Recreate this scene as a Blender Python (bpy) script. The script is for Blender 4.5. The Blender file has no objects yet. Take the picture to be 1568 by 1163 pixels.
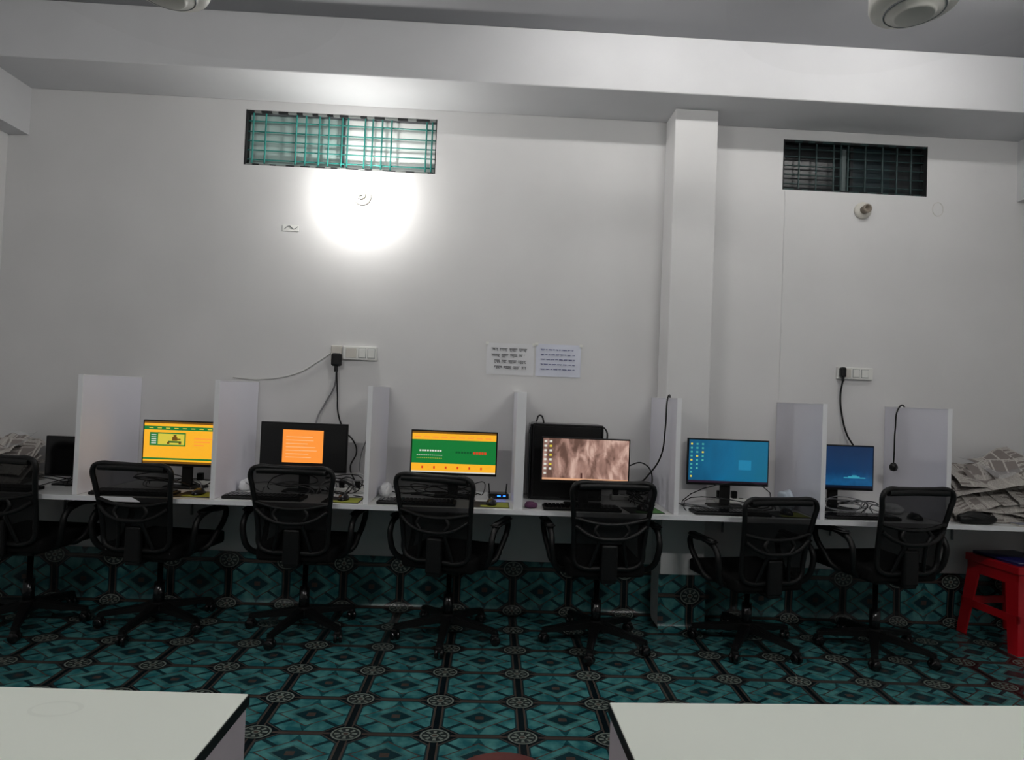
import bpy, bmesh, math, random
from mathutils import Vector, Matrix, noise
random.seed(7)
sc=bpy.context.scene
sc.view_settings.view_transform='Standard'
sc.view_settings.look='None'
sc.view_settings.exposure=0.0

def lin(c):
    return tuple(((v/255)/12.92 if v/255<=.04045 else ((v/255+.055)/1.055)**2.4) for v in c)+(1,)

# ---------------------------------------------------------------- materials
MATS={}
def mat(name,col,rough=.5,metal=0,var=.06,scale=12,bump=0,spec=.5,trans=0,emit=None,estr=0,coat=0):
    if name in MATS: return MATS[name]
    m=bpy.data.materials.new(name); m.use_nodes=True
    nt=m.node_tree; n=nt.nodes; l=nt.links
    b=n['Principled BSDF']; out=n['Material Output']
    c=lin(col)
    tc=n.new('ShaderNodeTexCoord'); nz=n.new('ShaderNodeTexNoise'); nz.inputs['Scale'].default_value=scale
    nz.inputs['Detail'].default_value=5
    l.new(tc.outputs['Object'],nz.inputs['Vector'])
    mx=n.new('ShaderNodeMix'); mx.data_type='RGBA'
    mx.inputs['A'].default_value=tuple(v*(1-var) for v in c[:3])+(1,)
    mx.inputs['B'].default_value=tuple(min(1,v*(1+var)) for v in c[:3])+(1,)
    l.new(nz.outputs['Fac'],mx.inputs['Factor'])
    l.new(mx.outputs['Result'],b.inputs['Base Color'])
    b.inputs['Roughness'].default_value=rough; b.inputs['Metallic'].default_value=metal
    b.inputs['Specular IOR Level'].default_value=spec
    if coat: b.inputs['Coat Weight'].default_value=coat
    if bump:
        bp=n.new('ShaderNodeBump'); bp.inputs['Strength'].default_value=bump; bp.inputs['Distance'].default_value=.01
        l.new(nz.outputs['Fac'],bp.inputs['Height']); l.new(bp.outputs['Normal'],b.inputs['Normal'])
    if emit:
        b.inputs['Emission Color'].default_value=lin(emit); b.inputs['Emission Strength'].default_value=estr
    if trans:
        t=n.new('ShaderNodeBsdfTransparent'); ms=n.new('ShaderNodeMixShader'); ms.inputs[0].default_value=trans
        l.new(b.outputs[0],ms.inputs[1]); l.new(t.outputs[0],ms.inputs[2]); l.new(ms.outputs[0],out.inputs['Surface'])
    MATS[name]=m
    return m
def emis(name,col,s=1.0):
    return mat(name,(8,8,8),.35,emit=col,estr=s,var=0.02)

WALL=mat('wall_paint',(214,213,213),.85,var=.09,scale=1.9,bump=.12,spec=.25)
WALLN=mat('near_wall_dimmed',(130,130,128),.8,var=.03,scale=1.7)  # unseen wall made darker than the others to cut bounced light
WALL2=mat('beam_paint',(203,203,205),.85,var=.07,scale=2.5,bump=.1,spec=.25)
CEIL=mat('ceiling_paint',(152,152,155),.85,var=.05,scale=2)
BOARD=mat('white_laminate',(219,218,227),.45,var=.035,scale=5)
BOARDE=mat('laminate_edge',(232,232,235),.4,var=.01)
DESK=mat('desk_white',(208,209,208),.35,var=.03)
TABLE=mat('table_top_white',(220,225,216),.28,var=.03,scale=3)
TSIDE=mat('table_side_grey',(182,174,180),.5,var=.03)
BLK=mat('black_plastic',(12,12,13),.45,var=.15,spec=.3)
BLK2=mat('black_glossy',(9,9,11),.18,var=.1)
BLKM=mat('chair_mesh_black',(6,6,7),.85,var=.2,scale=90,trans=.12,spec=.2)
FAB=mat('seat_fabric',(8,8,9),.95,var=.3,scale=120,spec=.2)
GREY=mat('grey_plastic',(120,122,125),.5)
WHT=mat('white_plastic',(222,222,218),.4,var=.02)
OFF=mat('aged_white_plastic',(200,196,188),.5,var=.05)
CABW=mat('cable_white',(190,190,188),.5)
CABG=mat('cable_grey',(120,120,122),.5)
CHROME=mat('dull_steel',(120,122,126),.35,metal=.8)
TEAL=mat('grille_teal_paint',(44,128,120),.5,var=.2)
TEALD=mat('grille_dark_teal',(26,50,50),.55,var=.2)
DARK=mat('dark_opening',(22,24,26),.8)
RED=mat('red_plastic',(182,14,28),.35,var=.08)
BLUE=mat('blue_plastic',(30,28,84),.35,var=.08)
MAR=mat('maroon_plastic',(92,42,38),.4,var=.1)
PAPER=mat('plain_paper',(214,215,218),.6,var=.03)

def floor_mat():
    m=bpy.data.materials.new('vinyl_floor_pattern'); m.use_nodes=True
    nt=m.node_tree; n=nt.nodes; l=nt.links; b=n['Principled BSDF']
    def M(op,a,bb=None,cc=None):
        q=n.new('ShaderNodeMath'); q.operation=op
        for i,v in enumerate((a,bb,cc)):
            if v is None: continue
            if isinstance(v,(int,float)): q.inputs[i].default_value=v
            else: l.new(v,q.inputs[i])
        return q.outputs[0]
    def mix(f,a,c2):
        q=n.new('ShaderNodeMix'); q.data_type='RGBA'; l.new(f,q.inputs['Factor'])
        for k,v in (('A',a),('B',c2)):
            if isinstance(v,tuple): q.inputs[k].default_value=v
            else: l.new(v,q.inputs[k])
        return q.outputs['Result']
    g=n.new('ShaderNodeNewGeometry'); sp=n.new('ShaderNodeSeparateXYZ'); l.new(g.outputs['Position'],sp.inputs[0])
    nz=n.new('ShaderNodeTexNoise'); nz.inputs['Scale'].default_value=14; nz.inputs['Detail'].default_value=6
    l.new(g.outputs['Position'],nz.inputs['Vector'])
    nr=n.new('ShaderNodeValToRGB'); nr.color_ramp.elements[0].position=.38; nr.color_ramp.elements[1].position=.66
    l.new(nz.outputs['Fac'],nr.inputs[0]); NF=nr.outputs[0]
    u=M('DIVIDE',M('ADD',sp.outputs['X'],.175),.353)
    v=M('DIVIDE',M('ADD',M('ADD',sp.outputs['Y'],sp.outputs['Z']),1.116),.277)
    mu=M('PINGPONG',u,.5); mv=M('PINGPONG',v,.5)
    fu=M('SUBTRACT',u,M('ROUND',u)); fv=M('SUBTRACT',v,M('ROUND',v))
    cu=M('SUBTRACT',.5,mu); cv=M('SUBTRACT',.5,mv)
    r=M('SQRT',M('ADD',M('MULTIPLY',mu,mu),M('MULTIPLY',mv,mv)))
    ang=M('ARCTAN2',fv,fu)
    lt=lambda a,x:M('LESS_THAN',a,x)
    band=lambda a,c0,w:M('LESS_THAN',M('ABSOLUTE',M('SUBTRACT',a,c0)),w)
    tealD=lin((8,54,62)); teal=lin((22,100,106)); tealL=lin((78,148,146)); navy=lin((10,24,30)); brown=lin((78,66,60)); cream=lin((120,128,120))
    col=mix(band(mv,.0,.020),navy,brown)
    col=mix(band(mu,.0,.035),col,lin((5,22,28)))
    col=mix(band(mu,.042,.008),col,brown)
    # octagon cell
    oc=M('MAXIMUM',M('MAXIMUM',M('DIVIDE',cu,.455),M('DIVIDE',cv,.475)),M('DIVIDE',M('ADD',cu,cv),.715))
    col=mix(lt(oc,1.0),col,brown)
    col=mix(lt(oc,.97),col,tealD)
    inner=mix(NF,teal,tealL)
    col=mix(lt(oc,.93),col,inner)
    dm=M('ADD',M('MULTIPLY',cu,.85),cv)
    # four-pointed star: bevel arms radiating from the diamond
    tri=M('MULTIPLY',lt(M('ABSOLUTE',M('SUBTRACT',M('MULTIPLY',cu,.85),cv)),.035),M('GREATER_THAN',dm,.30))
    col=mix(M('MULTIPLY',tri,lt(oc,.93)),col,tealD)
    sq=M('MINIMUM',M('ADD',M('MULTIPLY',cu,2.6),cv),M('ADD',cu,M('MULTIPLY',cv,2.6)))
    col=mix(M('MULTIPLY',lt(sq,.46),lt(oc,.93)),col,mix(NF,tealD,teal))
    col=mix(lt(dm,.33),col,brown)
    st=mix(NF,teal,tealL)
    col=mix(lt(dm,.305),col,st)
    col=mix(lt(dm,.20),col,lin((60,106,104)))
    col=mix(lt(dm,.165),col,tealD)
    col=mix(lt(M('MAXIMUM',cu,cv),.05),col,brown)
    # medallion
    col=mix(lt(r,.180),col,navy)
    col=mix(band(r,.158,.011),col,cream)
    col=mix(lt(r,.142),col,lin((44,54,54)))
    pet=M('GREATER_THAN',M('COSINE',M('MULTIPLY',ang,8.0)),.1)
    col=mix(M('MULTIPLY',band(r,.098,.030),pet),col,cream)
    col=mix(lt(r,.048),col,cream)
    col=mix(lt(r,.028),col,brown)
    dn=n.new('ShaderNodeTexNoise'); dn.inputs['Scale'].default_value=3; dn.inputs['Detail'].default_value=5
    l.new(g.outputs['Position'],dn.inputs['Vector'])
    hs=n.new('ShaderNodeHueSaturation'); l.new(col,hs.inputs['Color']); hs.inputs['Saturation'].default_value=.93
    l.new(M('ADD',.52,M('MULTIPLY',dn.outputs['Fac'],.5)),hs.inputs['Value'])
    l.new(hs.outputs[0],b.inputs['Base Color'])
    b.inputs['Roughness'].default_value=.27
    b.inputs['Specular IOR Level'].default_value=.4
    bp=n.new('ShaderNodeBump'); bp.inputs['Strength'].default_value=.15; bp.inputs['Distance'].default_value=.01
    l.new(dn.outputs['Fac'],bp.inputs['Height']); l.new(bp.outputs['Normal'],b.inputs['Normal'])
    return m
FLOOR=floor_mat()

def news_mat():
    m=bpy.data.materials.new('newsprint'); m.use_nodes=True
    nt=m.node_tree; n=nt.nodes; l=nt.links; b=n['Principled BSDF']
    def M(op,a,bb=None):
        q=n.new('ShaderNodeMath'); q.operation=op
        for i,v in enumerate((a,bb)):
            if v is None: continue
            if isinstance(v,(int,float)): q.inputs[i].default_value=v
            else: l.new(v,q.inputs[i])
        return q.outputs[0]
    tc=n.new('ShaderNodeTexCoord'); sp=n.new('ShaderNodeSeparateXYZ'); l.new(tc.outputs['UV'],sp.inputs[0])
    U,V=sp.outputs['X'],sp.outputs['Y']
    lines=M('LESS_THAN',M('FRACT',M('MULTIPLY',V,48.0)),.5)
    nz=n.new('ShaderNodeTexNoise'); nz.inputs['Scale'].default_value=70; l.new(tc.outputs['UV'],nz.inputs['Vector'])
    word=M('GREATER_THAN',nz.outputs['Fac'],.45)
    colm=M('LESS_THAN',M('FRACT',M('MULTIPLY',U,5.0)),.86)
    blk=n.new('ShaderNodeTexVoronoi'); blk.distance='CHEBYCHEV'; blk.inputs['Scale'].default_value=5; blk.inputs['Randomness'].default_value=.5; l.new(tc.outputs['UV'],blk.inputs['Vector'])
    sp2=n.new('ShaderNodeSeparateColor'); l.new(blk.outputs['Color'],sp2.inputs[0])
    txt=M('MULTIPLY',M('MULTIPLY',lines,word),M('MULTIPLY',colm,M('LESS_THAN',sp2.outputs[0],.75)))
    pic=M('MULTIPLY',M('GREATER_THAN',sp2.outputs[0],.72),colm)
    head=M('MULTIPLY',M('LESS_THAN',sp2.outputs[1],.18),M('GREATER_THAN',M('FRACT',M('MULTIPLY',V,12.0)),.55))
    mx=n.new('ShaderNodeMix'); mx.data_type='RGBA'; l.new(M('MULTIPLY',txt,.6),mx.inputs['Factor'])
    mx.inputs['A'].default_value=lin((178,173,167)); mx.inputs['B'].default_value=lin((80,76,76))
    m2=n.new('ShaderNodeMix'); m2.data_type='RGBA'; l.new(M('MULTIPLY',M('MAXIMUM',pic,head),.75),m2.inputs['Factor'])
    l.new(mx.outputs['Result'],m2.inputs['A']); m2.inputs['B'].default_value=lin((92,82,80))
    l.new(m2.outputs['Result'],b.inputs['Base Color']); b.inputs['Roughness'].default_value=.9
    return m
NEWS=news_mat()
PLAST=mat('clear_plastic_bag',(200,202,205),.15,trans=.72)

# ---------------------------------------------------------------- helpers
def link(o,parent=None):
    bpy.context.collection.objects.link(o)
    if parent: o.parent=parent
    return o
def empty(name,loc=(0,0,0),rot=0):
    e=bpy.data.objects.new(name,None); e.empty_display_size=.05
    e.location=loc; e.rotation_euler=(0,0,rot); return link(e)
def mesh_from_bm(name,bm,m,parent=None,smooth=False):
    bmesh.ops.recalc_face_normals(bm,faces=bm.faces)
    me=bpy.data.meshes.new(name); bm.to_mesh(me); bm.free()
    if smooth:
        for p in me.polygons: p.use_smooth=True
    o=bpy.data.objects.new(name,me)
    for mm in (m if isinstance(m,(list,tuple)) else [m]): me.materials.append(mm)
    return link(o,parent)
def add_box(bm,x0,x1,y0,y1,z0,z1,mi=0):
    vs=[bm.verts.new(p) for p in [(x0,y0,z0),(x1,y0,z0),(x1,y1,z0),(x0,y1,z0),(x0,y0,z1),(x1,y0,z1),(x1,y1,z1),(x0,y1,z1)]]
    for f in [(0,3,2,1),(4,5,6,7),(0,1,5,4),(1,2,6,5),(2,3,7,6),(3,0,4,7)]:
        fc=bm.faces.new([vs[i] for i in f]); fc.material_index=mi
def box(name,x0,x1,y0,y1,z0,z1,m,parent=None,bev=0,seg=2):
    bm=bmesh.new(); add_box(bm,x0,x1,y0,y1,z0,z1)
    if bev: bmesh.ops.bevel(bm,geom=bm.edges[:],offset=bev,segments=seg,affect='EDGES',profile=.5)
    return mesh_from_bm(name,bm,m,parent)
def boxes(name,lst,m,parent=None):
    bm=bmesh.new()
    for b in lst: add_box(bm,*b)
    return mesh_from_bm(name,bm,m,parent)
def tube(name,pts,r,m,parent=None,cyc=False,smooth=True,res=3):
    cu=bpy.data.curves.new(name,'CURVE'); cu.dimensions='3D'; cu.bevel_depth=r; cu.bevel_resolution=res; cu.use_fill_caps=True
    if smooth:
        s=cu.splines.new('BEZIER'); s.bezier_points.add(len(pts)-1)
        for b,p in zip(s.bezier_points,pts):
            b.co=p; b.handle_left_type=b.handle_right_type='AUTO'
        s.resolution_u=8
    else:
        s=cu.splines.new('POLY'); s.points.add(len(pts)-1)
        for b,p in zip(s.points,pts): b.co=(*p,1)
    s.use_cyclic_u=cyc
    cu.materials.append(m)
    o=bpy.data.objects.new(name,cu); return link(o,parent)
def lathe(name,prof,m,parent=None,loc=(0,0,0),axis='Z',seg=32,rot=None):
    bm=bmesh.new(); rings=[]
    for (r,z) in prof:
        if r<1e-6: rings.append([bm.verts.new((0,0,z))])
        else: rings.append([bm.verts.new((r*math.cos(2*math.pi*i/seg),r*math.sin(2*math.pi*i/seg),z)) for i in range(seg)])
    for a,b in zip(rings,rings[1:]):
        for i in range(seg):
            j=(i+1)%seg
            if len(a)==1 and len(b)==1: continue
            if len(a)==1: bm.faces.new([a[0],b[i],b[j]])
            elif len(b)==1: bm.faces.new([a[i],a[j],b[0]])
            else: bm.faces.new([a[i],a[j],b[j],b[i]])
    o=mesh_from_bm(name,bm,m,parent,True)
    o.location=loc
    if axis=='Y': o.rotation_euler=(math.pi/2,0,0)   # local z -> -y
    if axis=='X': o.rotation_euler=(0,math.pi/2,0)
    if rot: o.rotation_euler=rot
    return o
def quad(name,x0,x1,z0,z1,y,m,parent=None):
    bm=bmesh.new(); vs=[bm.verts.new(p) for p in [(x0,y,z0),(x1,y,z0),(x1,y,z1),(x0,y,z1)]]; bm.faces.new(vs)
    me=bpy.data.meshes.new(name); bm.to_mesh(me); bm.free(); me.materials.append(m)
    return link(bpy.data.objects.new(name,me),parent)

# ---------------------------------------------------------------- room shell
XL,XR,YB,ZC=-3.08,3.56,-6.2,3.495
ZB=3.163; WB=.386
W1=(-1.6245,-.4198,2.754,3.105); W2=(1.826,2.785,2.769,3.098)
wb=[(XL-.15,W1[0],0,.15,0,ZC),(W1[1],W2[0],0,.15,0,ZC),(W2[1],XR+.15,0,.15,0,ZC),
    (W1[0],W1[1],0,.15,0,W1[2]),(W1[0],W1[1],0,.15,W1[3],ZC),(W2[0],W2[1],0,.15,0,W2[2]),(W2[0],W2[1],0,.15,W2[3],ZC)]
boxes('wall_far',wb,WALL)
box('wall_left',XL-.15,XL,YB,0,0,ZC,WALL)
box('wall_right',XR,XR+.15,YB,0,0,ZC,WALL)
box('wall_near',XL-.15,XR+.15,YB-.15,YB,0,ZC,WALLN)
box('floor',XL-.15,XR+.15,YB-.15,.15,-.1,0,FLOOR)
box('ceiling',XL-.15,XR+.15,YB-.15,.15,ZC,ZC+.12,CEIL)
box('trim_ceiling_beam',XL,XR,-WB,0,ZB,ZC,WALL2,bev=.004,seg=1)
box('trim_side_beam_left',XL,-2.95,YB,0,2.869,ZC-.001,WALL2)
box('trim_side_beam_right',3.39,XR,YB,0,2.765,ZC-.001,WALL2)
CL,CR,PC=1.054,1.320,.204
box('trim_pilaster',CL,CR,-PC,0,0,ZB,WALL,bev=.006,seg=2)

# vinyl folded up the wall
def vinyl(name,x0,x1,y,z1=.33,sgn=1,n=90):
    bm=bmesh.new(); prof=[(-.075,.002),(-.05,.004),(-.03,.012),(-.014,.028),(-.006,.055),(-.004,.10),(-.005,.16),(-.006,.22),(-.005,.28),(-.004,z1)]
    rows=[]
    nx=max(2,int(n*(x1-x0)/2)); 
    for i in range(nx+1):
        x=x0+(x1-x0)*i/nx; r=[]
        for k,(dy,z) in enumerate(prof):
            w=noise.noise(Vector((x*2.2,z*5,3)))*.010+noise.noise(Vector((x*7,z*9,1)))*.005
            w=abs(w)*(1 if 0<k<len(prof)-1 else .2)
            zz=z+(noise.noise(Vector((x*1.3,0,7)))*.018 if k==len(prof)-1 else 0)
            r.append(bm.verts.new((x,y+dy-w,zz)))
        rows.append(r)
    for a,b in zip(rows,rows[1:]):
        for k in range(len(prof)-1): bm.faces.new([a[k],b[k],b[k+1],a[k+1]])
    return mesh_from_bm(name,bm,FLOOR,None,True)
vinyl('baseboard_far',XL,CL,0)
vinyl('baseboard_pilaster',CL-.01,CR+.01,-PC)
vinyl('baseboard_far_right',CR,XR,0)

# ---------------------------------------------------------------- windows
def window(name,W,teal,panes,vs,hs,lit):
    x0,x1,z0,z1=W; e=empty(name,((x0+x1)/2,0,(z0+z1)/2)); w=(x1-x0)/2; h=(z1-z0)/2
    for i,(a,b,m) in enumerate(panes):
        box('pane_%d'%(i+1),-w+2*w*a,-w+2*w*b,.060,.07,-h,h,m,e)
    t=.010
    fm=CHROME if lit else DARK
    boxes('frame',[(-w,w,.045,.06,-h,-h+t),(-w,w,.045,.06,h-t,h),(-w,-w+t,.045,.06,-h,h),(w-t,w,.045,.06,-h,h),(-w+2*w*.5-.010,-w+2*w*.5+.010,.045,.06,-h,h)],fm,e)
    bl=[];wl=[];k=0;x=-w
    while x<w-.02:
        s=random.uniform(.035,.085); xe=min(w,x+s)
        (bl if k%2==0 else wl).append((x,xe,.004,.02,h-.013,h-.001))
        (bl if k%2==1 else wl).append((x,xe,.004,.02,-h+.001,-h+.011)); x+=s;k+=1
    boxes('sill_dark',bl,DARK,e)
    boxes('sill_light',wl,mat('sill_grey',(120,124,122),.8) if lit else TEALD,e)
    boxes('reveal_edge',[(-w+.001,-w+.010,.0,.055,-h,h),(w-.006,w-.001,.0,.055,-h,h)],DARK,e)
    for i,f in enumerate(hs):
        z=-h+2*h*f; tube('bar_h_%d'%(i+1),[(-w,.030,z),(w,.030,z)],.0042,teal,e,smooth=False)
    for i,f in enumerate(vs):
        x=-w+2*w*f; tube('bar_v_%d'%(i+1),[(x,.020,-h),(x,.020,h)],.0055,teal,e,smooth=False)
    return e
P1m=mat('pane_frosted_grey',(168,188,184),.4,var=.08,scale=3)
P2m=mat('pane_white_sheet',(244,246,244),.5,var=.03,scale=3)
P3m=mat('pane_dark_glass',(28,32,34),.3,var=.3,scale=4)
P4m=mat('pane_dark_teal',(24,38,42),.3,var=.3,scale=4)
e=window('window_1',W1,TEAL,[(0,.5,P1m),(.5,1,P2m)],[.035,.10,.26,.31,.38,.43,.50,.53,.62,.66,.71,.76,.945,.975],[.13,.30,.47,.64,.83],True)
e=window('window_2',W2,TEALD,[(0,.42,P3m),(.42,.78,P4m),(.78,1,P3m)],[.12,.24,.36,.41,.46,.58,.70,.80,.90],[.16,.34,.52,.70,.86],False)
box('loose_grey_slat',-.085,-.060,.008,.016,-.155,.12,mat('slat_grey',(70,80,80),.7),e)

# ---------------------------------------------------------------- desk + partitions
DZ=.75; DF=.565
PX=[-2.19,-1.472,-.657,.164,1.030,1.844,2.553]
bm=bmesh.new()
def poly_prism(bm,pts,z0,z1):
    a=[bm.verts.new((x,y,z0)) for x,y in pts]; b=[bm.verts.new((x,y,z1)) for x,y in pts]
    bm.faces.new(a[::-1]); bm.faces.new(b)
    for i in range(len(pts)):
        j=(i+1)%len(pts); bm.faces.new([a[i],a[j],b[j],b[i]])
poly_prism(bm,[(XL,-DF),(XR,-DF),(XR,-.002),(CR+.003,-.002),(CR+.003,-PC-.003),(CL-.003,-PC-.003),(CL-.003,-.002),(XL,-.002)],DZ-.022,DZ)
e=empty('long_computer_desk')
desk=mesh_from_bm('desktop',bm,DESK,e)
box('front_edge_strip',XL,XR,-DF-.004,-DF+.001,DZ-.024,DZ+.001,BOARDE,e)
for i,x in enumerate([-2.6,-1.83,-1.05,-.25,.6,1.5,2.2,3.0]):
    tube('bracket_%d'%(i+1),[(x,-.012,DZ-.20),(x,-.012,DZ-.03),(x,-.30,DZ-.03)],.007,GREY,e,smooth=False)
for i,x in enumerate(PX):
    t=.011 if i!=3 else .024
    e=empty('desk_partition',(x,0,DZ+.001))
    y1=-.002
    box('panel',-t,t,-.55,y1,0,.636,BOARD,e,bev=.002,seg=1)
    box('edge_banding',-t-.0015,t+.0015,-.553,-.549,0,.638,BOARDE,e)
    box('top_banding',-t-.0015,t+.0015,-.55,y1,.635,.6385,BOARDE,e)

# ---------------------------------------------------------------- monitors
def monitor(x0,x1,z0,z1,y,screen,bez=.008,rot=0,stand=True,depthb=.03):
    w=(x1-x0)/2; e=empty('computer_monitor',((x0+x1)/2,y,DZ+.001),rot)
    a=z0-DZ; b=z1-DZ
    box('casing',-w,w,0,.018,a,b,BLK,e,bev=.003)
    box('rear_housing',-w*.6,w*.6,.017,.017+depthb,a+.05,b-.06,BLK,e,bev=.008)
    box('neck',-.03,.03,.03,.05,.012,a+.1,BLK,e,bev=.004)
    box('foot',-.11,.11,-.028,.08,0,.012,BLK,e,bev=.005)
    quad('screen',-w+bez,w-bez,a+bez*1.9,b-bez,-.0012,screen,e)
    def ov(nm,fx0,fx1,fz0,fz1,m,k=1):
        X0=-w+bez; X1=w-bez; Z0=a+bez*1.9; Z1=b-bez
        return quad(nm,X0+(X1-X0)*fx0,X0+(X1-X0)*fx1,Z0+(Z1-Z0)*fz0,Z0+(Z1-Z0)*fz1,-.0012-.0006*k,m,e)
    return e,ov
def scr_off():
    return mat('screen_off',(6,6,8),.12,var=.05)
ORG=emis('scr_orange',(255,182,42),.95); GRN=emis('scr_green',(18,122,54),.9); DGR=emis('scr_darkgreen',(10,84,40),.9)
WTX=emis('scr_white',(225,225,215),.9); RTX=emis('scr_red',(225,60,30),.9); YEL=emis('scr_yellow',(225,205,70),.9)
OR2=emis('scr_orange_deep',(255,150,60),1.0); SBK=emis('scr_black',(10,10,12),.4); OTX=emis('scr_orange_text',(255,205,150),.95)
BRN=emis('scr_brown',(120,80,20),.8)
def grad_mat(name,stops,vertical=True,noise_s=0,noise_amt=0,es=.95):
    m=bpy.data.materials.new(name); m.use_nodes=True; nt=m.node_tree; n=nt.nodes; l=nt.links; b=n['Principled BSDF']
    tc=n.new('ShaderNodeTexCoord'); sp=n.new('ShaderNodeSeparateXYZ'); l.new(tc.outputs['Generated'],sp.inputs[0])
    src=sp.outputs['Z' if vertical else 'X']
    if noise_s:
        mp=n.new('ShaderNodeMapping'); mp.inputs['Scale'].default_value=(3.2,1,.7); mp.inputs['Rotation'].default_value=(0,.35,0)
        l.new(tc.outputs['Generated'],mp.inputs[0])
        nz=n.new('ShaderNodeTexNoise'); nz.inputs['Scale'].default_value=noise_s; nz.inputs['Detail'].default_value=8; nz.inputs['Distortion'].default_value=.6; l.new(mp.outputs[0],nz.inputs['Vector'])
        mm=n.new('ShaderNodeMix'); mm.data_type='FLOAT'; mm.inputs['Factor'].default_value=noise_amt
        l.new(src,mm.inputs['A']); l.new(nz.outputs['Fac'],mm.inputs['B']); src=mm.outputs['Result']
    rp=n.new('ShaderNodeValToRGB'); cr=rp.color_ramp
    while len(cr.elements)<len(stops): cr.elements.new(.5)
    for el,(p,c) in zip(cr.elements,stops): el.position=p; el.color=lin(c)
    l.new(src,rp.inputs[0]); l.new(rp.outputs[0],b.inputs['Emission Color']); b.inputs['Emission Strength'].default_value=es
    b.inputs['Base Color'].default_value=(.01,.01,.01,1); b.inputs['Roughness'].default_value=.3
    return m
# bay 0 : dark small monitor
monitor(-2.553,-2.215,.80,1.03,-.27,scr_off(),.006)
# bay 1
m1,ov=monitor(-2.02,-1.525,.877,1.142,-.25,ORG)
ov('title_bar',0,1,.955,1,BRN); ov('green_nav',0,1,.80,.89,GRN); 
for i in range(9): ov('nav_word_%d'%i,.06+i*.1,.11+i*.1,.835,.855,YEL,2)
ov('picture_frame',.07,.50,.42,.74,GRN,1); ov('picture',.17,.485,.45,.71,YEL,2)
for i in range(5): ov('picture_line_%d'%i,.09,.15,.47+i*.05,.49+i*.05,WTX,3)
ov('rider_body',.34,.40,.55,.64,BRN,3); ov('rider_head',.355,.39,.64,.69,BRN,4); ov('rider_arm',.39,.44,.57,.60,BRN,3)
ov('bike_body',.29,.45,.50,.54,DGR,4); ov('wheel_a',.28,.31,.465,.51,BRN,5); ov('wheel_b',.42,.45,.465,.51,BRN,5)
for i in range(3): ov('caption_%d'%i,.60,.86-.07*i,.60-i*.08,.625-i*.08,OR2,1)
ov('taskbar',0,1,0,.05,BRN); ov('bottom_rule',0,1,.09,.13,GRN)
# bay 2
m2,ov=monitor(-1.344,-.838,.869,1.157,-.25,SBK)
ov('page',.25,.73,.15,.87,OR2)
for i in range(7): ov('text_%d'%i,.29,random.uniform(.5,.7),.26+i*.075,.272+i*.075,OTX,2)
# bay 3
m3,ov=monitor(-.467,.044,.881,1.143,-.25,ORG)
ov('field',0,1,.22,.80,GRN); ov('top_rule',0,1,.955,1,BRN)
for i in range(9): ov('menu_%d'%i,.03+i*.105,.10+i*.105,.85,.88,OR2,1)
for i in range(9): ov('head_%d'%i,.09+i*.03,.111+i*.03,.51,.55,WTX,2)
for i in range(6): ov('headline_g%d'%i,.52+i*.033,.545+i*.033,.48,.53,DGR,2)
for i in range(5): ov('headline_r%d'%i,.73+i*.033,.755+i*.033,.47,.53,RTX,2)
for i in range(14): ov('line1_%d'%i,.06+i*.022,.075+i*.022,.41,.425,WTX,2)
for i in range(14): ov('line2_%d'%i,.06+i*.022,.072+i*.022,.34,.352,YEL,2)
for i in range(6): ov('btn_%d'%i,.12+i*.14,.14+i*.14,.09,.15,RTX,2)
ov('bottom_rule',0,1,0,.03,WTX,2)
# bay 4 : tower and monitor in front
e=empty('computer_tower',(.465,-.125,DZ+.001))
box('case',-.215,.215,-.095,.095,0,.455,BLK2,e,bev=.008)
box('side_panel',-.20,.20,-.098,-.094,.02,.44,BLK,e,bev=.001,seg=1)
box('front_bezel',-.228,-.214,-.09,.09,.004,.45,BLK2,e,bev=.005)
box('painted_sheen_strip',-.2295,-.2275,-.085,-.075,.03,.43,mat('tower_blue_sheen',(20,50,66),.2,var=.2),e)  # bluish highlight on the case front, painted as a thin strip
box('power_button',-.2315,-.2278,-.01,.01,.39,.41,GREY,e,bev=.001)
ROCK=grad_mat('scr_rock_wallpaper',[(0,(56,38,34)),(.36,(104,76,66)),(.50,(164,128,116)),(.60,(206,172,158)),(1,(245,225,210))],False,3.2,.82,.95)
m4,ov=monitor(.295,.805,.881,1.139,-.385,ROCK)
for i in range(8): ov('icon_a%d'%i,.015,.045,.90-i*.11,.95-i*.11,WTX,1); 
for i in range(7): ov('icon_b%d'%i,.075,.105,.90-i*.11,.95-i*.11,YEL if i%2 else WTX,1)
ov('figure',.445,.465,.05,.18,emis('scr_darkpink',(72,42,38),.9),1); ov('taskbar',0,1,0,.045,emis('scr_peach',(240,180,140),.8),2)
# bay 5
TEALS=grad_mat('scr_teal_desktop',[(0,(6,50,84)),(.5,(14,104,146)),(1,(20,104,124))],False,1.4,.5,.85)
m5,ov=monitor(1.176,1.668,.880,1.155,-.27,TEALS)
IC=emis('scr_icon',(90,190,180),.7)
for c in range(3):
    for i in range(9-(c*2)): ov('icon_%d_%d'%(c,i),.02+c*.07,.045+c*.07,.88-i*.095,.92-i*.095,IC if (i+c)%4 else YEL,1)
ov('light_window',.63,.79,.32,.55,emis('scr_lightcyan',(34,130,170),.85),1); ov('taskbar',0,1,0,.05,emis('scr_task',(50,30,50),.6),2)
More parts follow.
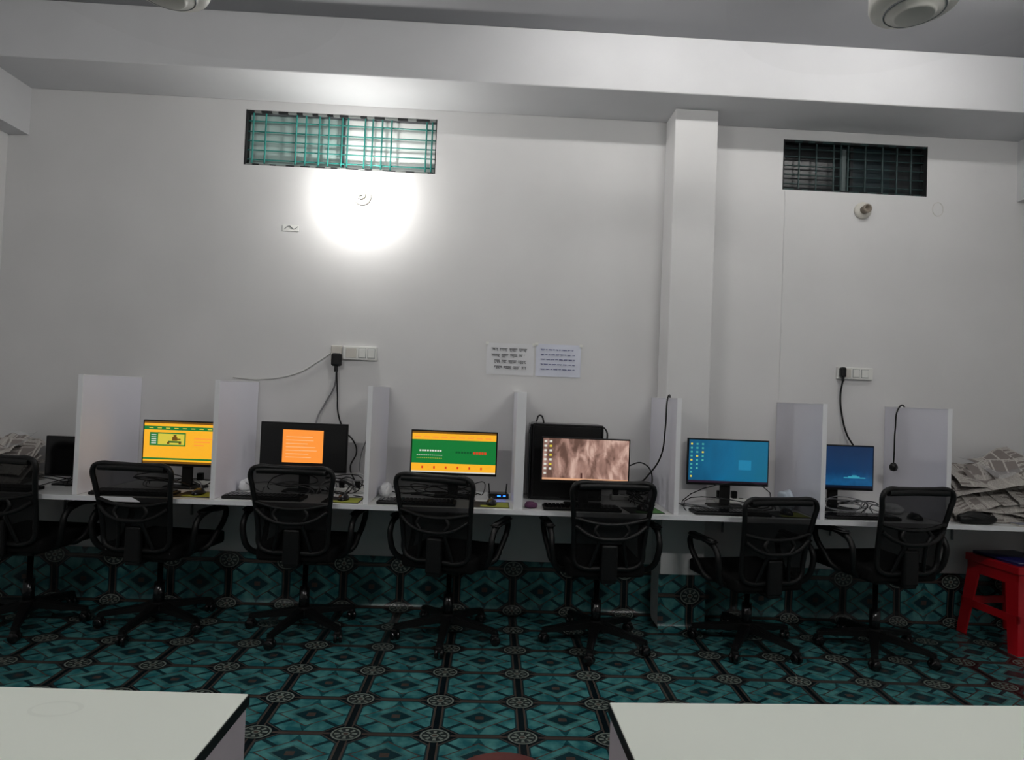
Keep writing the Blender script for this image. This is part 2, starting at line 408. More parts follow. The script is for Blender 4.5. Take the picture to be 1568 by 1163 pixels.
# bay 6
NAVY=grad_mat('scr_navy_cloud',[(0,(5,45,80)),(.25,(20,90,140)),(.42,(8,56,100)),(1,(6,36,74))],True,2.0,.3,.75)
m6,ov=monitor(1.862,2.321,.874,1.146,-.25,NAVY)
CLD=emis('scr_cloud',(60,160,185),.8)
ov('cloud_1',.66,.82,.26,.285,CLD,1); ov('cloud_2',.71,.78,.285,.31,CLD,2); ov('cloud_3',.60,.9,.235,.26,CLD,1); ov('taskbar',0,1,0,.06,emis('scr_task2',(10,20,40),.7),2)

# ---------------------------------------------------------------- keyboards, mice
def keyboard(x,y,rot=0):
    e=empty('keyboard',(x,y,DZ+.001),rot)
    box('body',-.215,.215,-.06,.06,0,.016,BLK,e,bev=.004)
    L=[]
    for r in range(5):
        for c in range(18):
            xx=-.205+c*.0228
            L.append((xx,xx+.018,-.052+r*.021,-.035+r*.021,.015,.022))
    boxes('keys',L,BLK2,e)
    return e
def mouse(x,y,pad=None,rot=0):
    e=empty('mouse_on_pad' if pad else 'computer_mouse',(x,y,DZ+.001),rot)
    if pad:
        box('mat',-.10,.10,-.085,.085,0,.003,BLK,e,bev=.001,seg=1)
        box('printed_corner',-.06,.095,-.08,-.03,.003,.0036,pad,e)
        box('printed_corner_2',.02,.095,-.03,.06,.003,.0036,pad,e)
    bm=bmesh.new(); bmesh.ops.create_uvsphere(bm,u_segments=20,v_segments=12,radius=1)
    for v in bm.verts:
        v.co=Vector((v.co.x*.031,v.co.y*.055,.0037+max(0,v.co.z)*.034))
    mesh_from_bm('shell',bm,BLK2,e,True)
    box('wheel',-.004,.004,.02,.035,.03,.038,GREY,e,bev=.001)
YG=mat('pad_yellow_green',(140,146,44),.7)
GP=mat('pad_green',(60,110,50),.7)
keyboard(-2.66,-.47); keyboard(-1.92,-.47,.03); mouse(-1.60,-.43,YG)
keyboard(-1.22,-.47,-.02); mouse(-.80,-.45,YG); keyboard(-.39,-.47); mouse(.02,-.44,YG)
keyboard(.52,-.485); mouse(.87,-.46,GP,.1); keyboard(1.36,-.47); mouse(1.70,-.44,YG)
keyboard(2.10,-.465,.02); mouse(2.44,-.45)

# misc things on the desk
e=empty('network_router',(.06,-.20,DZ+.001),.1)
box('body',-.06,.06,-.04,.04,0,.03,BLK2,e,bev=.004)
box('led_blue',-.01,.01,-.0415,-.0395,.014,.02,emis('led_blue',(30,90,255),6),e); box('led_blue_2',.025,.04,-.0415,-.0395,.014,.02,MATS['led_blue'],e)
tube('antenna_l',[(-.05,.03,.03),(-.055,.035,.08)],.004,BLK,e,smooth=False); tube('antenna_r',[(.05,.03,.03),(.055,.035,.08)],.004,BLK,e,smooth=False)
def strip(x,y,rot):
    e=empty('power_strip',(x,y,DZ+.001),rot)
    box('body',-.11,.11,-.025,.025,0,.03,WHT,e,bev=.005)
    for i in range(4):
        box('socket_%d'%i,-.09+i*.045,-.065+i*.045,-.012,.012,.03,.0315,BLK,e)
    for i in (0,2): box('plug_%d'%i,-.095+i*.045,-.062+i*.045,-.016,.016,.0315,.075,BLK,e,bev=.005)
strip(-.79,-.20,.2); strip(-1.66,-.12,0); strip(.86,-.12,.1); strip(1.52,-.10,0)

def sheet(bm,uvl,cx,cy,cz,sx,sy,rot,tilt,seed,amp,n=16,zmin=.003,env=None):
    """one folded newspaper sheet with a few sharp creases"""
    g=[]
    cr,sr=math.cos(rot),math.sin(rot)
    for i in range(n+1):
        row=[]
        for j in range(n+1):
            u=i/n*2-1; v=j/n*2-1
            f=0
            for q in range(3):
                a=noise.noise(Vector((seed*3.1+q,7.7,q)))*3.14+q*1.3
                d=u*math.cos(a)+v*math.sin(a)+noise.noise(Vector((seed,q,2)))*1.1
                f+=abs(d)*(.5-.8*noise.noise(Vector((q*3,seed,5))))
            f=(f-.7)*amp
            f+=noise.noise(Vector((u*1.2,v*1.2,seed)))*amp*.6
            edge=-.5*amp*max(0,(u*u+v*v-.9))
            X=u*sx/2*(1+.06*noise.noise(Vector((v*2,seed,0)))); Y=v*sy/2*(1+.06*noise.noise(Vector((u*2,seed,4))))
            z=cz+f+edge+tilt[0]*X+tilt[1]*Y
            x=cx+X*cr-Y*sr; y=cy+X*sr+Y*cr
            if env:
                x=max(env[0],min(env[1],x)); y=max(env[2],min(env[3],y)); 
            row.append((bm.verts.new((x,y,max(zmin,z))),(i/n,j/n)))
        g.append(row)
    for i in range(n):
        for j in range(n):
            q=[g[i][j],g[i+1][j],g[i+1][j+1],g[i][j+1]]
            f=bm.faces.new([a for a,_ in q])
            for lp,(a,uv) in zip(f.loops,q): lp[uvl].uv=uv
def paper_pile(name,x,y,W,D,H,count,seed,plastic=True):
    random.seed(seed)
    e=empty(name,(x,y,DZ+.001))
    bm=bmesh.new(); uvl=bm.loops.layers.uv.new('UVMap')
    env=(-W/2-.02,W/2+.02,-D/2,min(D/2,-y-.01))
    for k in range(count):
        t=k/(count-1)
        cz=.02+H*.78*t
        sx=(W*.95)*(1-.5*t)*random.uniform(.8,1); sy=D*(1-.3*t)
        cx=random.uniform(-1,1)*(W-sx)/2*.9; cy=random.uniform(-1,1)*(D-sy)/2*.6
        sheet(bm,uvl,cx,cy,cz,sx,sy,random.uniform(-.3,.3),(random.uniform(-.25,.25),random.uniform(.1,.5)),seed*10+k,.032,env=env)
    for k in range(count-2):
        t=k/(count-3)
        cx=(-W/2+.16)+(W-.32)*((k*0.381*2)%1)
        sheet(bm,uvl,cx,-D*.26,H*(.20+.38*t),.36,.24,random.uniform(-.3,.3),(random.uniform(-.3,.3),random.uniform(.7,1.2)),seed*17+k,.022,env=env)
    mesh_from_bm('newspaper_sheets',bm,NEWS,e)
    if plastic:
        bm=bmesh.new(); uvl=bm.loops.layers.uv.new('UVMap')
        sheet(bm,uvl,W*.12,D*.1,H*.90,W*.45,D*.6,.3,(.1,.4),seed+.5,.05,env=env)
        mesh_from_bm('plastic_wrap',bm,PLAST,e,True)
    return e
paper_pile('newspaper_pile',3.03,-.25,.82,.46,.34,9,3)
paper_pile('newspaper_bundle',-2.83,-.20,.34,.30,.25,5,8)
random.seed(3)
def soft_lump(name,x,y,sx,sy,h,m,seed,n=28,rot=0,strap=False):
    e=empty(name,(x,y,DZ+.001),rot)
    bm=bmesh.new(); bmesh.ops.create_icosphere(bm,subdivisions=4,radius=1)
    for v in bm.verts:
        p=v.co.copy(); k=1+.16*noise.noise(p*1.6+Vector((seed,0,0)))+.05*noise.noise(p*5+Vector((0,seed,0)))
        def se(a,pw): return math.copysign(abs(a)**pw,a)
        v.co=Vector((se(p.x,.75)*sx/2*k,se(p.y,.8)*sy/2*k,max(0,(p.z*.5+.42)*h*k)))
    mesh_from_bm('body',bm,m,e,True)
    if strap: tube('strap',[(-sx*.35,0,h*.7),(-sx*.2,-sy*.45,h*.6),(sx*.1,-sy*.5,h*.5),(sx*.3,-sy*.35,h*.75)],.005,m,e)
    return e
soft_lump('black_shoulder_bag',2.74,-.52,.22,.06,.07,BLK,1.2,strap=True)
soft_lump('dark_bag',-2.98,-.45,.16,.14,.12,BLK,6.2)
soft_lump('purple_cloth',.24,-.47,.07,.10,.03,mat('purple_cotton',(84,44,76),.9),4.2)
soft_lump('white_paper_bag',1.775,-.28,.07,.14,.13,mat('light_paper',(185,195,205),.7),9.9)
soft_lump('crumpled_paper',-1.42,-.22,.06,.16,.07,PAPER,3.3)
soft_lump('crumpled_paper',-.60,-.26,.06,.16,.08,PAPER,5.3)
soft_lump('crumpled_paper',2.43,-.26,.10,.14,.06,PAPER,7.3)
for (x,r) in ((3.02,.1),(3.2,-.2)):
    e=empty('open_notebook',(x,-.525,DZ+.001),r*.2)
    box('pages',-.06,.06,-.028,.028,0,.010,OFF,e,bev=.002); box('cover',-.062,.062,-.030,.030,.010,.012,mat('notebook_cover',(120,122,135),.6),e)

# cables -----------------------------------------------------------
def cable_heap(x0,x1,seed,mats,n=4,y0=-.36,y1=-.10,h=.05):
    random.seed(seed); e=empty('desk_cable_clutter',(0,0,0))
    for k in range(n):
        pts=[]; 
        for i in range(6):
            pts.append((random.uniform(x0,x1),random.uniform(y0,y1),DZ+.006+random.random()*(h if 0<i<5 else .0)))
        tube('cable_%d'%(k+1),pts,.003,mats[k%len(mats)],e)
cable_heap(-2.10,-1.56,1,[BLK,CABG,BLK],4,h=.07); cable_heap(-1.0,-.70,2,[BLK,BLK,CABW,CABG],7,h=.09); cable_heap(-1.4,-1.0,22,[CABG,BLK],3); cable_heap(-.6,.0,3,[BLK,CABG,BLK],4,h=.06)
cable_heap(.82,.98,4,[BLK,BLK,CABW],5,h=.09); cable_heap(1.12,1.72,5,[BLK,BLK,CABG],4,-.40,-.24,h=.04); cable_heap(1.92,2.45,6,[BLK,CABG],4,h=.06); cable_heap(-2.6,-2.25,8,[BLK],2)
e=empty('power_cables_partition')
tube('loop_over_top',[(1.05,-.30,DZ+.62),(1.03,-.36,1.405),(1.0,-.42,1.38),(.985,-.45,1.22),(.965,-.44,1.05),(.90,-.40,.93),(.86,-.34,.86),(.90,-.28,.80)],.0045,BLK,e)
tube('loop_small',[(1.055,-.30,1.37),(1.075,-.30,1.25),(1.10,-.29,1.15),(1.13,-.25,1.08)],.004,BLK,e)
tube('loop_side',[(.80,-.33,.98),(.90,-.31,1.0),(.96,-.30,.92),(.91,-.32,.82),(.83,-.30,.86)],.004,BLK,e)
tube('tower_lead',[(.28,-.10,1.21),(.30,-.10,1.25),(.33,-.08,1.20),(.36,-.03,1.1)],.005,BLK,e)
tube('tower_lead_right',[(.66,-.08,1.20),(.71,-.10,1.18),(.72,-.12,1.12),(.70,-.13,1.08)],.005,BLK,e)
e=empty('hanging_lamp_cord')
tube('cord',[(2.575,-.14,1.30),(2.553,-.16,1.40),(2.52,-.17,1.385),(2.50,-.17,1.25),(2.497,-.17,1.10),(2.495,-.17,1.04)],.0045,BLK,e)
lathe('pear_switch',[(0,.03),(.012,.028),(.022,.012),(.024,0),(.018,-.018),(0,-.024)],BLK,e,(2.495,-.17,1.015))

# ---------------------------------------------------------------- wall fittings
def board(x0,x1,z0,z1,plug=None):
    e=empty('wall_switch_board',((x0+x1)/2,-.001,(z0+z1)/2)); w=(x1-x0)/2; h=(z1-z0)/2
    box('plate',-w,w,-.022,0,-h,h,WHT,e,bev=.004)
    box('socket',-w+.02,-w+.085,-.026,-.021,-h+.012,h-.012,OFF,e,bev=.002)
    for i in range(2):
        a=-w+.10+i*.056
        box('rocker_shadow_%d'%(i+1),a-.002,a+.044,-.0225,-.0215,-h+.012,h-.012,GREY,e)
        box('rocker_%d'%(i+1),a,a+.042,-.027,-.021,-h+.014,h-.014,WHT,e,bev=.003)
    if plug:
        px=plug[0]-(x0+x1)/2; pz=plug[1]-(z0+z1)/2
        box('plug',px-.017,px+.017,-.06,-.023,pz-.035,pz+.03,BLK,e,bev=.01)
        tube('plug_neck',[(px,-.045,pz-.03),(px,-.045,pz-.06)],.009,BLK,e,smooth=False)
    return e
board(-.945,-.735,1.55,1.635)
e=empty('wall_socket_adapter',(-.985,-.001,1.555))
box('back_plate',-.035,.03,-.02,0,-.02,.08,OFF,e,bev=.004); box('adapter',-.022,.040,-.065,-.02,-.05,.03,BLK,e,bev=.012)
tube('prong_cap',[(.008,-.045,-.045),(.010,-.045,-.085)],.012,BLK,e)
board(2.213,2.445,1.555,1.632,(2.235,1.60))
e=empty('wall_power_cables')
tube('cord_left_a',[(-.975,-.04,1.48),(-.985,-.03,1.38),(-1.04,-.02,1.27),(-1.08,-.03,1.18),(-1.07,-.10,1.05)],.0055,CABG,e)
tube('cord_left_b',[(-.972,-.045,1.48),(-.965,-.03,1.33),(-.955,-.02,1.20),(-.91,-.02,1.10),(-.86,-.02,1.05),(-.83,-.03,.98),(-.86,-.05,.88),(-.82,-.08,.80)],.0045,BLK,e)
tube('cord_left_c',[(-.70,-.02,1.18),(-.76,-.02,1.08),(-.80,-.03,.96),(-.80,-.06,.86)],.004,CABG,e)
tube('wall_wire',[(-1.01,-.008,1.595),(-1.10,-.008,1.53),(-1.22,-.008,1.455),(-1.45,-.008,1.405),(-1.62,-.008,1.41)],.004,CABW,e)
tube('cord_right',[(2.235,-.05,1.56),(2.236,-.02,1.45),(2.25,-.02,1.32),(2.28,-.03,1.20),(2.33,-.05,1.10),(2.35,-.08,.95)],.0055,BLK,e)

# notices
def notice(x0,x1,z0,z1,bold,seed):
    random.seed(seed)
    e=empty('paper_notice',((x0+x1)/2,-.001,(z0+z1)/2)); w=(x1-x0)/2; h=(z1-z0)/2
    bm=bmesh.new(); n=10; g=[]
    for i in range(n+1):
        g.append([bm.verts.new((-w+2*w*i/n,-.001-abs(noise.noise(Vector((i*.6,j*.5,seed))))*.006,-h+2*h*j/6)) for j in range(7)])
    for i in range(n):
        for j in range(6): bm.faces.new([g[i][j],g[i+1][j],g[i+1][j+1],g[i][j+1]])
    mesh_from_bm('sheet',bm,mat('notice_paper_a',(219,219,222),.4,var=.02) if bold else mat('notice_paper_b',(214,217,230),.4,var=.02),e,True)
    ink=mat('ink',(40,40,46),.7) if bold else mat('ink_blue',(90,95,145),.7)
    L=[]; lines=4 if bold else 5
    for r in range(lines):
        z=h-.035-r*(2*h-.05)/lines; x=-w+.03+(.02 if r>1 and bold else 0)
        xe=w-.03-random.random()*.03
        lh=.018 if bold else .005
        while x<xe:
            wl=random.uniform(.025,.055) if bold else random.uniform(.01,.03)
            wl=min(wl,xe-x)
            L.append((x,x+wl,-.0095,-.009,z,z+.003))
            q=x+.003
            while q<x+wl-.004:
                a=random.uniform(.4,1)*lh
                L.append((q,q+.0022,-.0095,-.009,z-a,z)); 
                if random.random()<.6: L.append((q,q+.007,-.0095,-.009,z-a,z-a+.0022))
                q+=random.uniform(.005,.009)
            x+=wl+(.010 if bold else .006)
    boxes('writing',L,ink,e)
    boxes('tape',[(-w-.008,-w+.012,-.0085,-.008,h-.012,h+.006),(w-.012,w+.008,-.0085,-.008,h-.012,h+.006)],mat('tape',(225,225,220),.3),e)
notice(-.045,.255,1.495,1.695,True,3); notice(.268,.555,1.495,1.70,False,5)
# bulb holders
def holder(x,z,bulb):
    e=empty('wall_light_bulb' if bulb else 'wall_bulb_holder',(x,-.001,z))
    lathe('round_block',[(0,0),(.055,0),(.055,.012),(.045,.02),(.0,.02)],OFF,e,axis='Y')
    lathe('socket',[(.0,.02),(.026,.02),(.024,.05),(.028,.052),(.028,.062),(.018,.062),(.018,.04),(0,.04)],WHT if bulb else mat('holder_brown',(130,120,108),.5),e,axis='Y')
    if bulb:
        lathe('bulb_body',[(.012,.05),(.014,.08),(.026,.118),(.0,.118)],WHT,e,axis='Y')
        m=bpy.data.materials.new('bulb_glow'); m.use_nodes=True; b=m.node_tree.nodes['Principled BSDF']
        b.inputs['Emission Color'].default_value=(1,.985,.95,1); b.inputs['Emission Strength'].default_value=410
        pr=[(.026,.119)]+[(.034*math.sin(a),.145-.034*math.cos(a)) for a in [math.radians(d) for d in range(50,181,13)]]
        pr[-1]=(0,.179)
        lathe('frosted_dome',pr,m,e,axis='Y',seg=20)
holder(-.871,2.585,True); holder(2.357,2.655,False)
e=empty('wall_stain_tape',(-1.31,-.001,2.365)); tube('hook',[(-.04,-.003,-.01),(-.01,-.004,.012),(.02,-.004,-.005),(.045,-.003,.01)],.002,GREY,e); box('tape_patch',-.05,.05,-.002,0,-.02,.02,WHT,e)
e=empty('wall_cable_hole',(2.86,-.001,2.69)); tube('ring',[(.035*math.cos(a*math.pi/4),-.001,.045*math.sin(a*math.pi/4)) for a in range(8)],.0015,OFF,e,cyc=True)
e=empty('conduit_line'); tube('pipe',[(1.845,-.002,2.76),(1.845,-.002,1.40)],.003,WALL,e,smooth=False)

# ---------------------------------------------------------------- chairs
def chair(x,y,rot,dz=0,s=1.0):
    e=empty('mesh_office_chair',(x,y,0),rot); e.scale=(s,s,s)
    D=dz
    half=[(.0,-.255,.925),(.10,-.262,.927),(.19,-.275,.925),(.214,-.275,.905),(.210,-.262,.82),(.196,-.235,.70),(.188,-.215,.58),(.178,-.21,.50),(.14,-.21,.475),(.05,-.21,.470)]
    pts=half+[(-a,b,c) for a,b,c in half[::-1] if a>0]
    pts=[(a,b,c+D) for a,b,c in pts]
    tube('back_frame',pts,.0135,BLK,e,cyc=True)
    tube('top_rail',[(-.185,-.273,.910+D),(0,-.257,.910+D),(.185,-.273,.910+D)],.018,BLK,e)
    def wz(z):
        prof=[(.470,.15),(.50,.178),(.58,.188),(.70,.196),(.82,.210),(.925,.207)]
        for (a,wa),(b,wb_) in zip(prof,prof[1:]):
            if z<=b: return wa+(wb_-wa)*(z-a)/(b-a)
        return .205
    def yz(z):
        prof=[(.470,-.21),(.58,-.215),(.70,-.235),(.82,-.262),(.93,-.275)]
        for (a,wa),(b,wb_) in zip(prof,prof[1:]):
            if z<=b: return wa+(wb_-wa)*(z-a)/(b-a)
        return -.275
    bm=bmesh.new(); g=[]
    for i in range(13):
        z=.472+(.922-.472)*i/12; w=wz(z)
        g.append([bm.verts.new((w*(j/6-1),yz(z)+.018*(1-(j/6-1)**2),z+D)) for j in range(13)])
    for i in range(12):
        for j in range(12): bm.faces.new([g[i][j],g[i][j+1],g[i+1][j+1],g[i+1][j]])
    mesh_from_bm('mesh_back',bm,BLKM,e,True)
    tube('lumbar_loop',[(-.19,-.245,.70+D),(-.12,-.262,.655+D),(-.0,-.268,.635+D),(.12,-.262,.655+D),(.19,-.245,.70+D)],.012,BLK,e)
    tube('lumbar_upper',[(-.195,-.25,.74+D),(-.07,-.262,.715+D),(.07,-.262,.715+D),(.195,-.25,.74+D)],.010,BLK,e)
    tube('lumbar_link_l',[(-.07,-.262,.715+D),(-.09,-.266,.68+D),(-.07,-.266,.645+D),(-.08,-.24,.56+D),(-.10,-.215,.48+D)],.010,BLK,e)
    tube('lumbar_link_r',[(.07,-.262,.715+D),(.09,-.266,.68+D),(.07,-.266,.645+D),(.08,-.24,.56+D),(.10,-.215,.48+D)],.010,BLK,e)
    box('spine',-.045,.045,-.245,-.215,.41+D,.60+D,BLK,e,bev=.01)
    box('spine_foot',-.04,.04,-.24,.02,.395+D,.42+D,BLK,e,bev=.008)
    bm=bmesh.new(); add_box(bm,-.235,.235,-.20,.25,.415+D,.495+D)
    bmesh.ops.bevel(bm,geom=bm.edges[:],offset=.03,segments=4,affect='EDGES',profile=.6)
    for v in bm.verts:
        if v.co.z>.46+D: v.co.z-=.012*(1-min(1,(abs(v.co.x)/.235)**2))
        v.co.x*=1-.12*max(0,-v.co.y/.2)
    mesh_from_bm('seat_cushion',bm,FAB,e,True)
    box('seat_mechanism',-.09,.09,-.10,.12,.375+D,.42+D,BLK,e,bev=.01)
    for s_ in (-1,1):
        nm='l' if s_<0 else 'r'
        P=[(.20,-.10,.43),(.262,-.14,.46),(.292,-.165,.55),(.296,-.15,.625),(.298,-.08,.660),(.298,.05,.660),(.296,.125,.643),(.290,.135,.60),(.272,.08,.51),(.245,.02,.44),(.20,.02,.43)]
        tube('arm_loop_'+nm,[(s_*a,b,c+D) for a,b,c in P],.016,BLK,e)
        bm=bmesh.new(); add_box(bm,s_*.298-.027,s_*.298+.027,-.13,.12,.658+D,.682+D)
        bmesh.ops.bevel(bm,geom=bm.edges[:],offset=.010,segments=3,affect='EDGES')
        mesh_from_bm('arm_pad_'+nm,bm,BLK,e,True)
    lathe('gas_column',[(0,.10),(.028,.10),(.028,.24),(.015,.24),(.015,.40+D),(0,.40+D)],BLK2,e,seg=16)
    lathe('hub',[(0,.075),(.045,.075),(.05,.10),(.04,.13),(0,.135)],BLK,e,seg=16)
    off=random.uniform(0,1.2)
    for k in range(5):
        a=off+k*2*math.pi/5; c,s2=math.cos(a),math.sin(a)
        bm=bmesh.new()
        def P3(r,w,z): return [(r*c-w*s2,r*s2+w*c,z),(r*c+w*s2,r*s2-w*c,z)]
        A=[bm.verts.new(p) for p in P3(.03,.026,.128)+P3(.03,.026,.085)]
        Bv=[bm.verts.new(p) for p in P3(.30,.017,.084)+P3(.30,.017,.060)]
        for f in [(A[0],A[1],Bv[1],Bv[0]),(A[3],A[2],Bv[2],Bv[3]),(A[0],Bv[0],Bv[2],A[2]),(A[1],A[3],Bv[3],Bv[1]),(A[0],A[2],A[3],A[1]),(Bv[0],Bv[1],Bv[3],Bv[2])]: bm.faces.new(f)
        bmesh.ops.bevel(bm,geom=bm.edges[:],offset=.004,segments=2,affect='EDGES')
        mesh_from_bm('base_leg_%d'%(k+1),bm,BLK,e)
        ca=random.uniform(0,6.28)
        for t in (-.014,.014):
            cx=.29*c+t*math.cos(ca); cyy=.29*s2+t*math.sin(ca)
            o=lathe('castor_%d'%(k+1),[(0,-.009),(.022,-.009),(.0265,-.005),(.0265,.005),(.022,.009),(0,.009)],BLK2,e,(cx,cyy,.0272),seg=18)
            o.rotation_euler=(0,math.pi/2,ca)
        box('castor_hood_%d'%(k+1),.29*c-.018,.29*c+.018,.29*s2-.018,.29*s2+.018,.035,.064,BLK,e,bev=.007)
    return e
random.seed(21)
chair(-2.53,-.37,-.05,.02)
chair(-1.83,-.345,-.12,.0)
chair(-1.015,-.36,-.06,.015)
chair(-.20,-.40,-.32,.0)
chair(.63,-.44,.08,.005)
chair(1.50,-.41,.20,-.055)
chair(2.22,-.45,.16,.03)

# ---------------------------------------------------------------- plastic stools
def stool(name,x,y,rot,h,mtop,mleg,tw=.15,bw=.20,base=0,round_top=False,lw=(.085,.06)):
    e=empty(name,(x,y,base),rot)
    if round_top:
        lathe('seat',[(0,h),(tw*.9,h),(tw*.98,h-.008),(tw,h-.02),(tw*1.0,h-.05),(tw*.96,h-.05),(tw*.94,h-.02),(0,h-.012)],mtop,e,seg=40)
    else:
        bm=bmesh.new(); add_box(bm,-tw,tw,-tw,tw,h-.05,h)
        bmesh.ops.bevel(bm,geom=bm.edges[:],offset=.018,segments=4,affect='EDGES')
        mesh_from_bm('seat',bm,mtop,e,True)
        box('seat_rim',-tw-.010,tw+.010,-tw-.010,tw+.010,h-.065,h-.018,mleg,e,bev=.006)
    for i,(sx,sy) in enumerate([(-1,-1),(1,-1),(1,1),(-1,1)]):
        bm=bmesh.new()
        k=.72 if round_top else .97
        def ring(cx,cy,w,z):
            t=.012
            P=[(0,0),(w,0),(w,t),(t,t),(t,w),(0,w)]
            return [bm.verts.new((sx*(cx-px),sy*(cy-py),z)) for px,py in P]
        a=ring(tw*k,tw*k,lw[0],h-.045); b=ring(bw,bw,lw[1],0)
        bm.faces.new(a); bm.faces.new(b[::-1])
        for q in range(6): bm.faces.new([a[q],a[(q+1)%6],b[(q+1)%6],b[q]])
        mesh_from_bm('leg_%d'%(i+1),bm,mleg,e)
    f=.62; q=bw+(tw*(.72 if round_top else .97)-bw)*(1-f) ; z=h*(1-f)
    boxes('cross_rails',[(-q,q,-q,-q+.012,z-.022,z+.022),(-q,q,q-.012,q,z-.022,z+.022),(-q,-q+.012,-q,q,z-.022,z+.022),(q-.012,q,-q,q,z-.022,z+.022)],mleg,e)
    if not round_top:
        boxes('apron',[(-tw,tw,-tw,-tw+.01,h-.13,h-.05),(-tw,tw,tw-.01,tw,h-.13,h-.05),(-tw,-tw+.01,-tw,tw,h-.13,h-.05),(tw-.01,tw,-tw,tw,h-.13,h-.05)],mleg,e)
    return e
stool('plastic_stool',3.21,-.255,.12,.515,BLUE,RED,.165,.20)
stool('maroon_plastic_stool',.065,-2.405,0,.45,MAR,MAR,.15,.17,round_top=True,lw=(.055,.045))

# ---------------------------------------------------------------- foreground tables
def table(x0,x1,y0,y1,rot,px,py):
    e=empty('white_table',(px,py,0),rot)
    x0-=px;x1-=px;y0-=py;y1-=py
    box('top',x0,x1,y0,y1,.728,.75,TABLE,e,bev=.0015,seg=1)
    t=.002
    boxes('black_edge_band',[(x0-t,x1+t,y1-.001,y1+t,.727,.7485),(x0-t,x1+t,y0-t,y0+.001,.727,.7485),(x0-t,x0+.001,y0-t,y1+t,.727,.7485),(x1-.001,x1+t,y0-t,y1+t,.727,.7485)],BLK,e)
    box('end_panel_left',x0+.002,x0+.022,y0+.01,y1-.004,0,.727,TSIDE,e)
    box('end_panel_right',x1-.022,x1-.002,y0+.01,y1-.004,0,.727,TSIDE,e)
    box('modesty_panel',x0+.022,x1-.022,y1-.03,y1-.012,.25,.727,TSIDE,e)
    return e
STAIN=mat('dried_ring_stain',(214,219,210),.3,var=.03)
e=table(-1.67,-.469,-3.22,-2.604,-.012,-.469,-2.604)
# faint dried water mark, a film flush with the top
bm=bmesh.new(); N=28
ri=[];ro=[]
for i in range(N):
    a=2*math.pi*i/N; w=.0035+.0025*noise.noise(Vector((math.cos(a),math.sin(a),2)))
    ro.append(bm.verts.new((-.33+(.045+w)*math.cos(a),-.078+(.026+w)*math.sin(a),.7503))); ri.append(bm.verts.new((-.33+(.045-w)*math.cos(a),-.078+(.026-w)*math.sin(a),.7503)))
for i in range(N):
    j=(i+1)%N; bm.faces.new([ri[i],ro[i],ro[j],ri[j]])
mesh_from_bm('water_mark',bm,STAIN,e)
table(.268,1.47,-3.22,-2.604,.031,.268,-2.604)

# ---------------------------------------------------------------- fans
FANW=mat('fan_white',(192,190,184),.45,var=.03)
FBL=mat('fan_blade_spinning',(190,190,190),.6,trans=.975)
def fan(x,y,z):
    e=empty('ceiling_fan',(x,y,z))
    lathe('motor_hub',[(0,0),(.055,.0),(.062,.004),(.066,.012),(.085,.016),(.092,.024),(.10,.03),(.128,.036),(.135,.05),(.135,.10),(.12,.125),(.07,.145),(.03,.15),(.03,.19),(0,.19)],FANW,e,seg=48)
    lathe('ring_groove',[(.088,.0185),(.0895,.0165),(.092,.0175),(.0925,.022)],GREY,e,seg=48)
    tube('down_rod',[(0,0,.18),(0,0,ZC-z-.05)],.012,FANW,e,smooth=False)
    lathe('canopy',[(0,ZC-z-.001),(.06,ZC-z-.001),(.055,ZC-z-.03),(.02,ZC-z-.08),(0,ZC-z-.08)],FANW,e,seg=24)
    lathe('spinning_blades',[(.16,.10),(.60,.12)],FBL,e,seg=48)
fan(1.36,-1.9,2.69); fan(-1.17,-1.77,2.68)

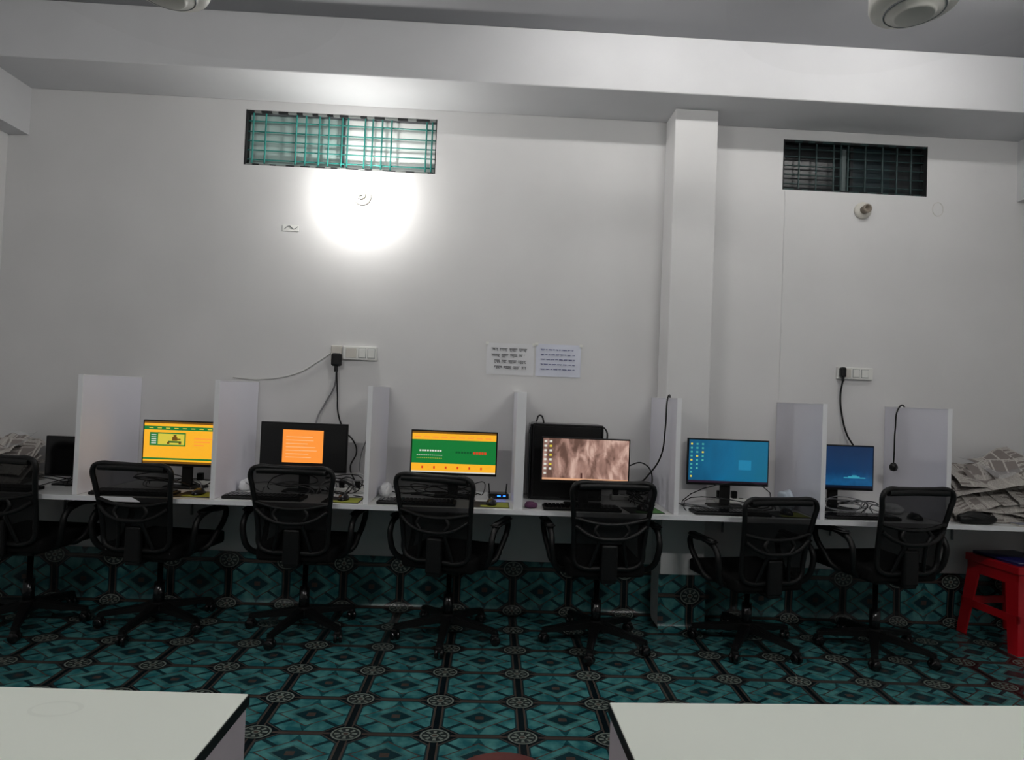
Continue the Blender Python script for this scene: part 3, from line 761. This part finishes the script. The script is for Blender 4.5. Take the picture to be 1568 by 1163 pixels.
# ---------------------------------------------------------------- lamps (real tube fittings)
def tubelight(x,y,z,L,strength,drop=0,shield=False):
    e=empty('ceiling_tube_light',(x,y,z))
    box('batten',-L/2,L/2,-.03,.03,.02,.06,WHT,e,bev=.004)
    if shield: box('added_light_shield',-L/2,L/2,-.08,.08,.016,.021,WHT,e)  # out-of-view plate added to keep tube light off the ceiling
    m=bpy.data.materials.new('tube_glow_%d'%int(strength*10)); m.use_nodes=True; b=m.node_tree.nodes['Principled BSDF']
    b.inputs['Emission Color'].default_value=(1,.985,.96,1); b.inputs['Emission Strength'].default_value=strength
    lathe('tube',[(0,-L/2+.03),(.015,-L/2+.03),(.015,L/2-.03),(0,L/2-.03)],m,e,(0,0,-.005),axis='X',seg=12)
    box('cap_l',-L/2,-L/2+.03,-.018,.018,-.022,.022,WHT,e,bev=.003); box('cap_r',L/2-.03,L/2,-.018,.018,-.022,.022,WHT,e,bev=.003)
    if drop:
        for sx in (-L*.35,L*.35): tube('hanger',[(sx,0,.06),(sx,0,ZC-z)],.004,GREY,e,smooth=False)
tubelight(.75,-1.08,3.44,1.2,40,shield=True)
tubelight(2.15,-1.08,3.44,1.2,40,shield=True)
tubelight(-1.5,-3.55,2.95,1.2,168,1)
tubelight(1.8,-3.55,2.95,1.2,182,1)

w=bpy.data.worlds.new('world'); sc.world=w; w.use_nodes=True
w.node_tree.nodes['Background'].inputs[0].default_value=(.02,.025,.03,1); w.node_tree.nodes['Background'].inputs[1].default_value=.3

# ---------------------------------------------------------------- camera
yaw,pitch,roll=.0316,.0217,.0396
F=Vector((math.sin(yaw)*math.cos(pitch),math.cos(yaw)*math.cos(pitch),math.sin(pitch)))
R0=Vector((math.cos(yaw),-math.sin(yaw),0)); U0=R0.cross(F)
R=R0*math.cos(roll)+U0*math.sin(roll); U=-R0*math.sin(roll)+U0*math.cos(roll)
cam=bpy.data.cameras.new('camera'); co=bpy.data.objects.new('camera',cam); link(co)
mw=Matrix((( R.x,U.x,-F.x,0),(R.y,U.y,-F.y,-3.8701),(R.z,U.z,-F.z,1.3797),(0,0,0,1)))
co.matrix_world=mw
cam.sensor_width=36; cam.lens=952.08/1599*36; cam.clip_start=.05
sc.camera=co
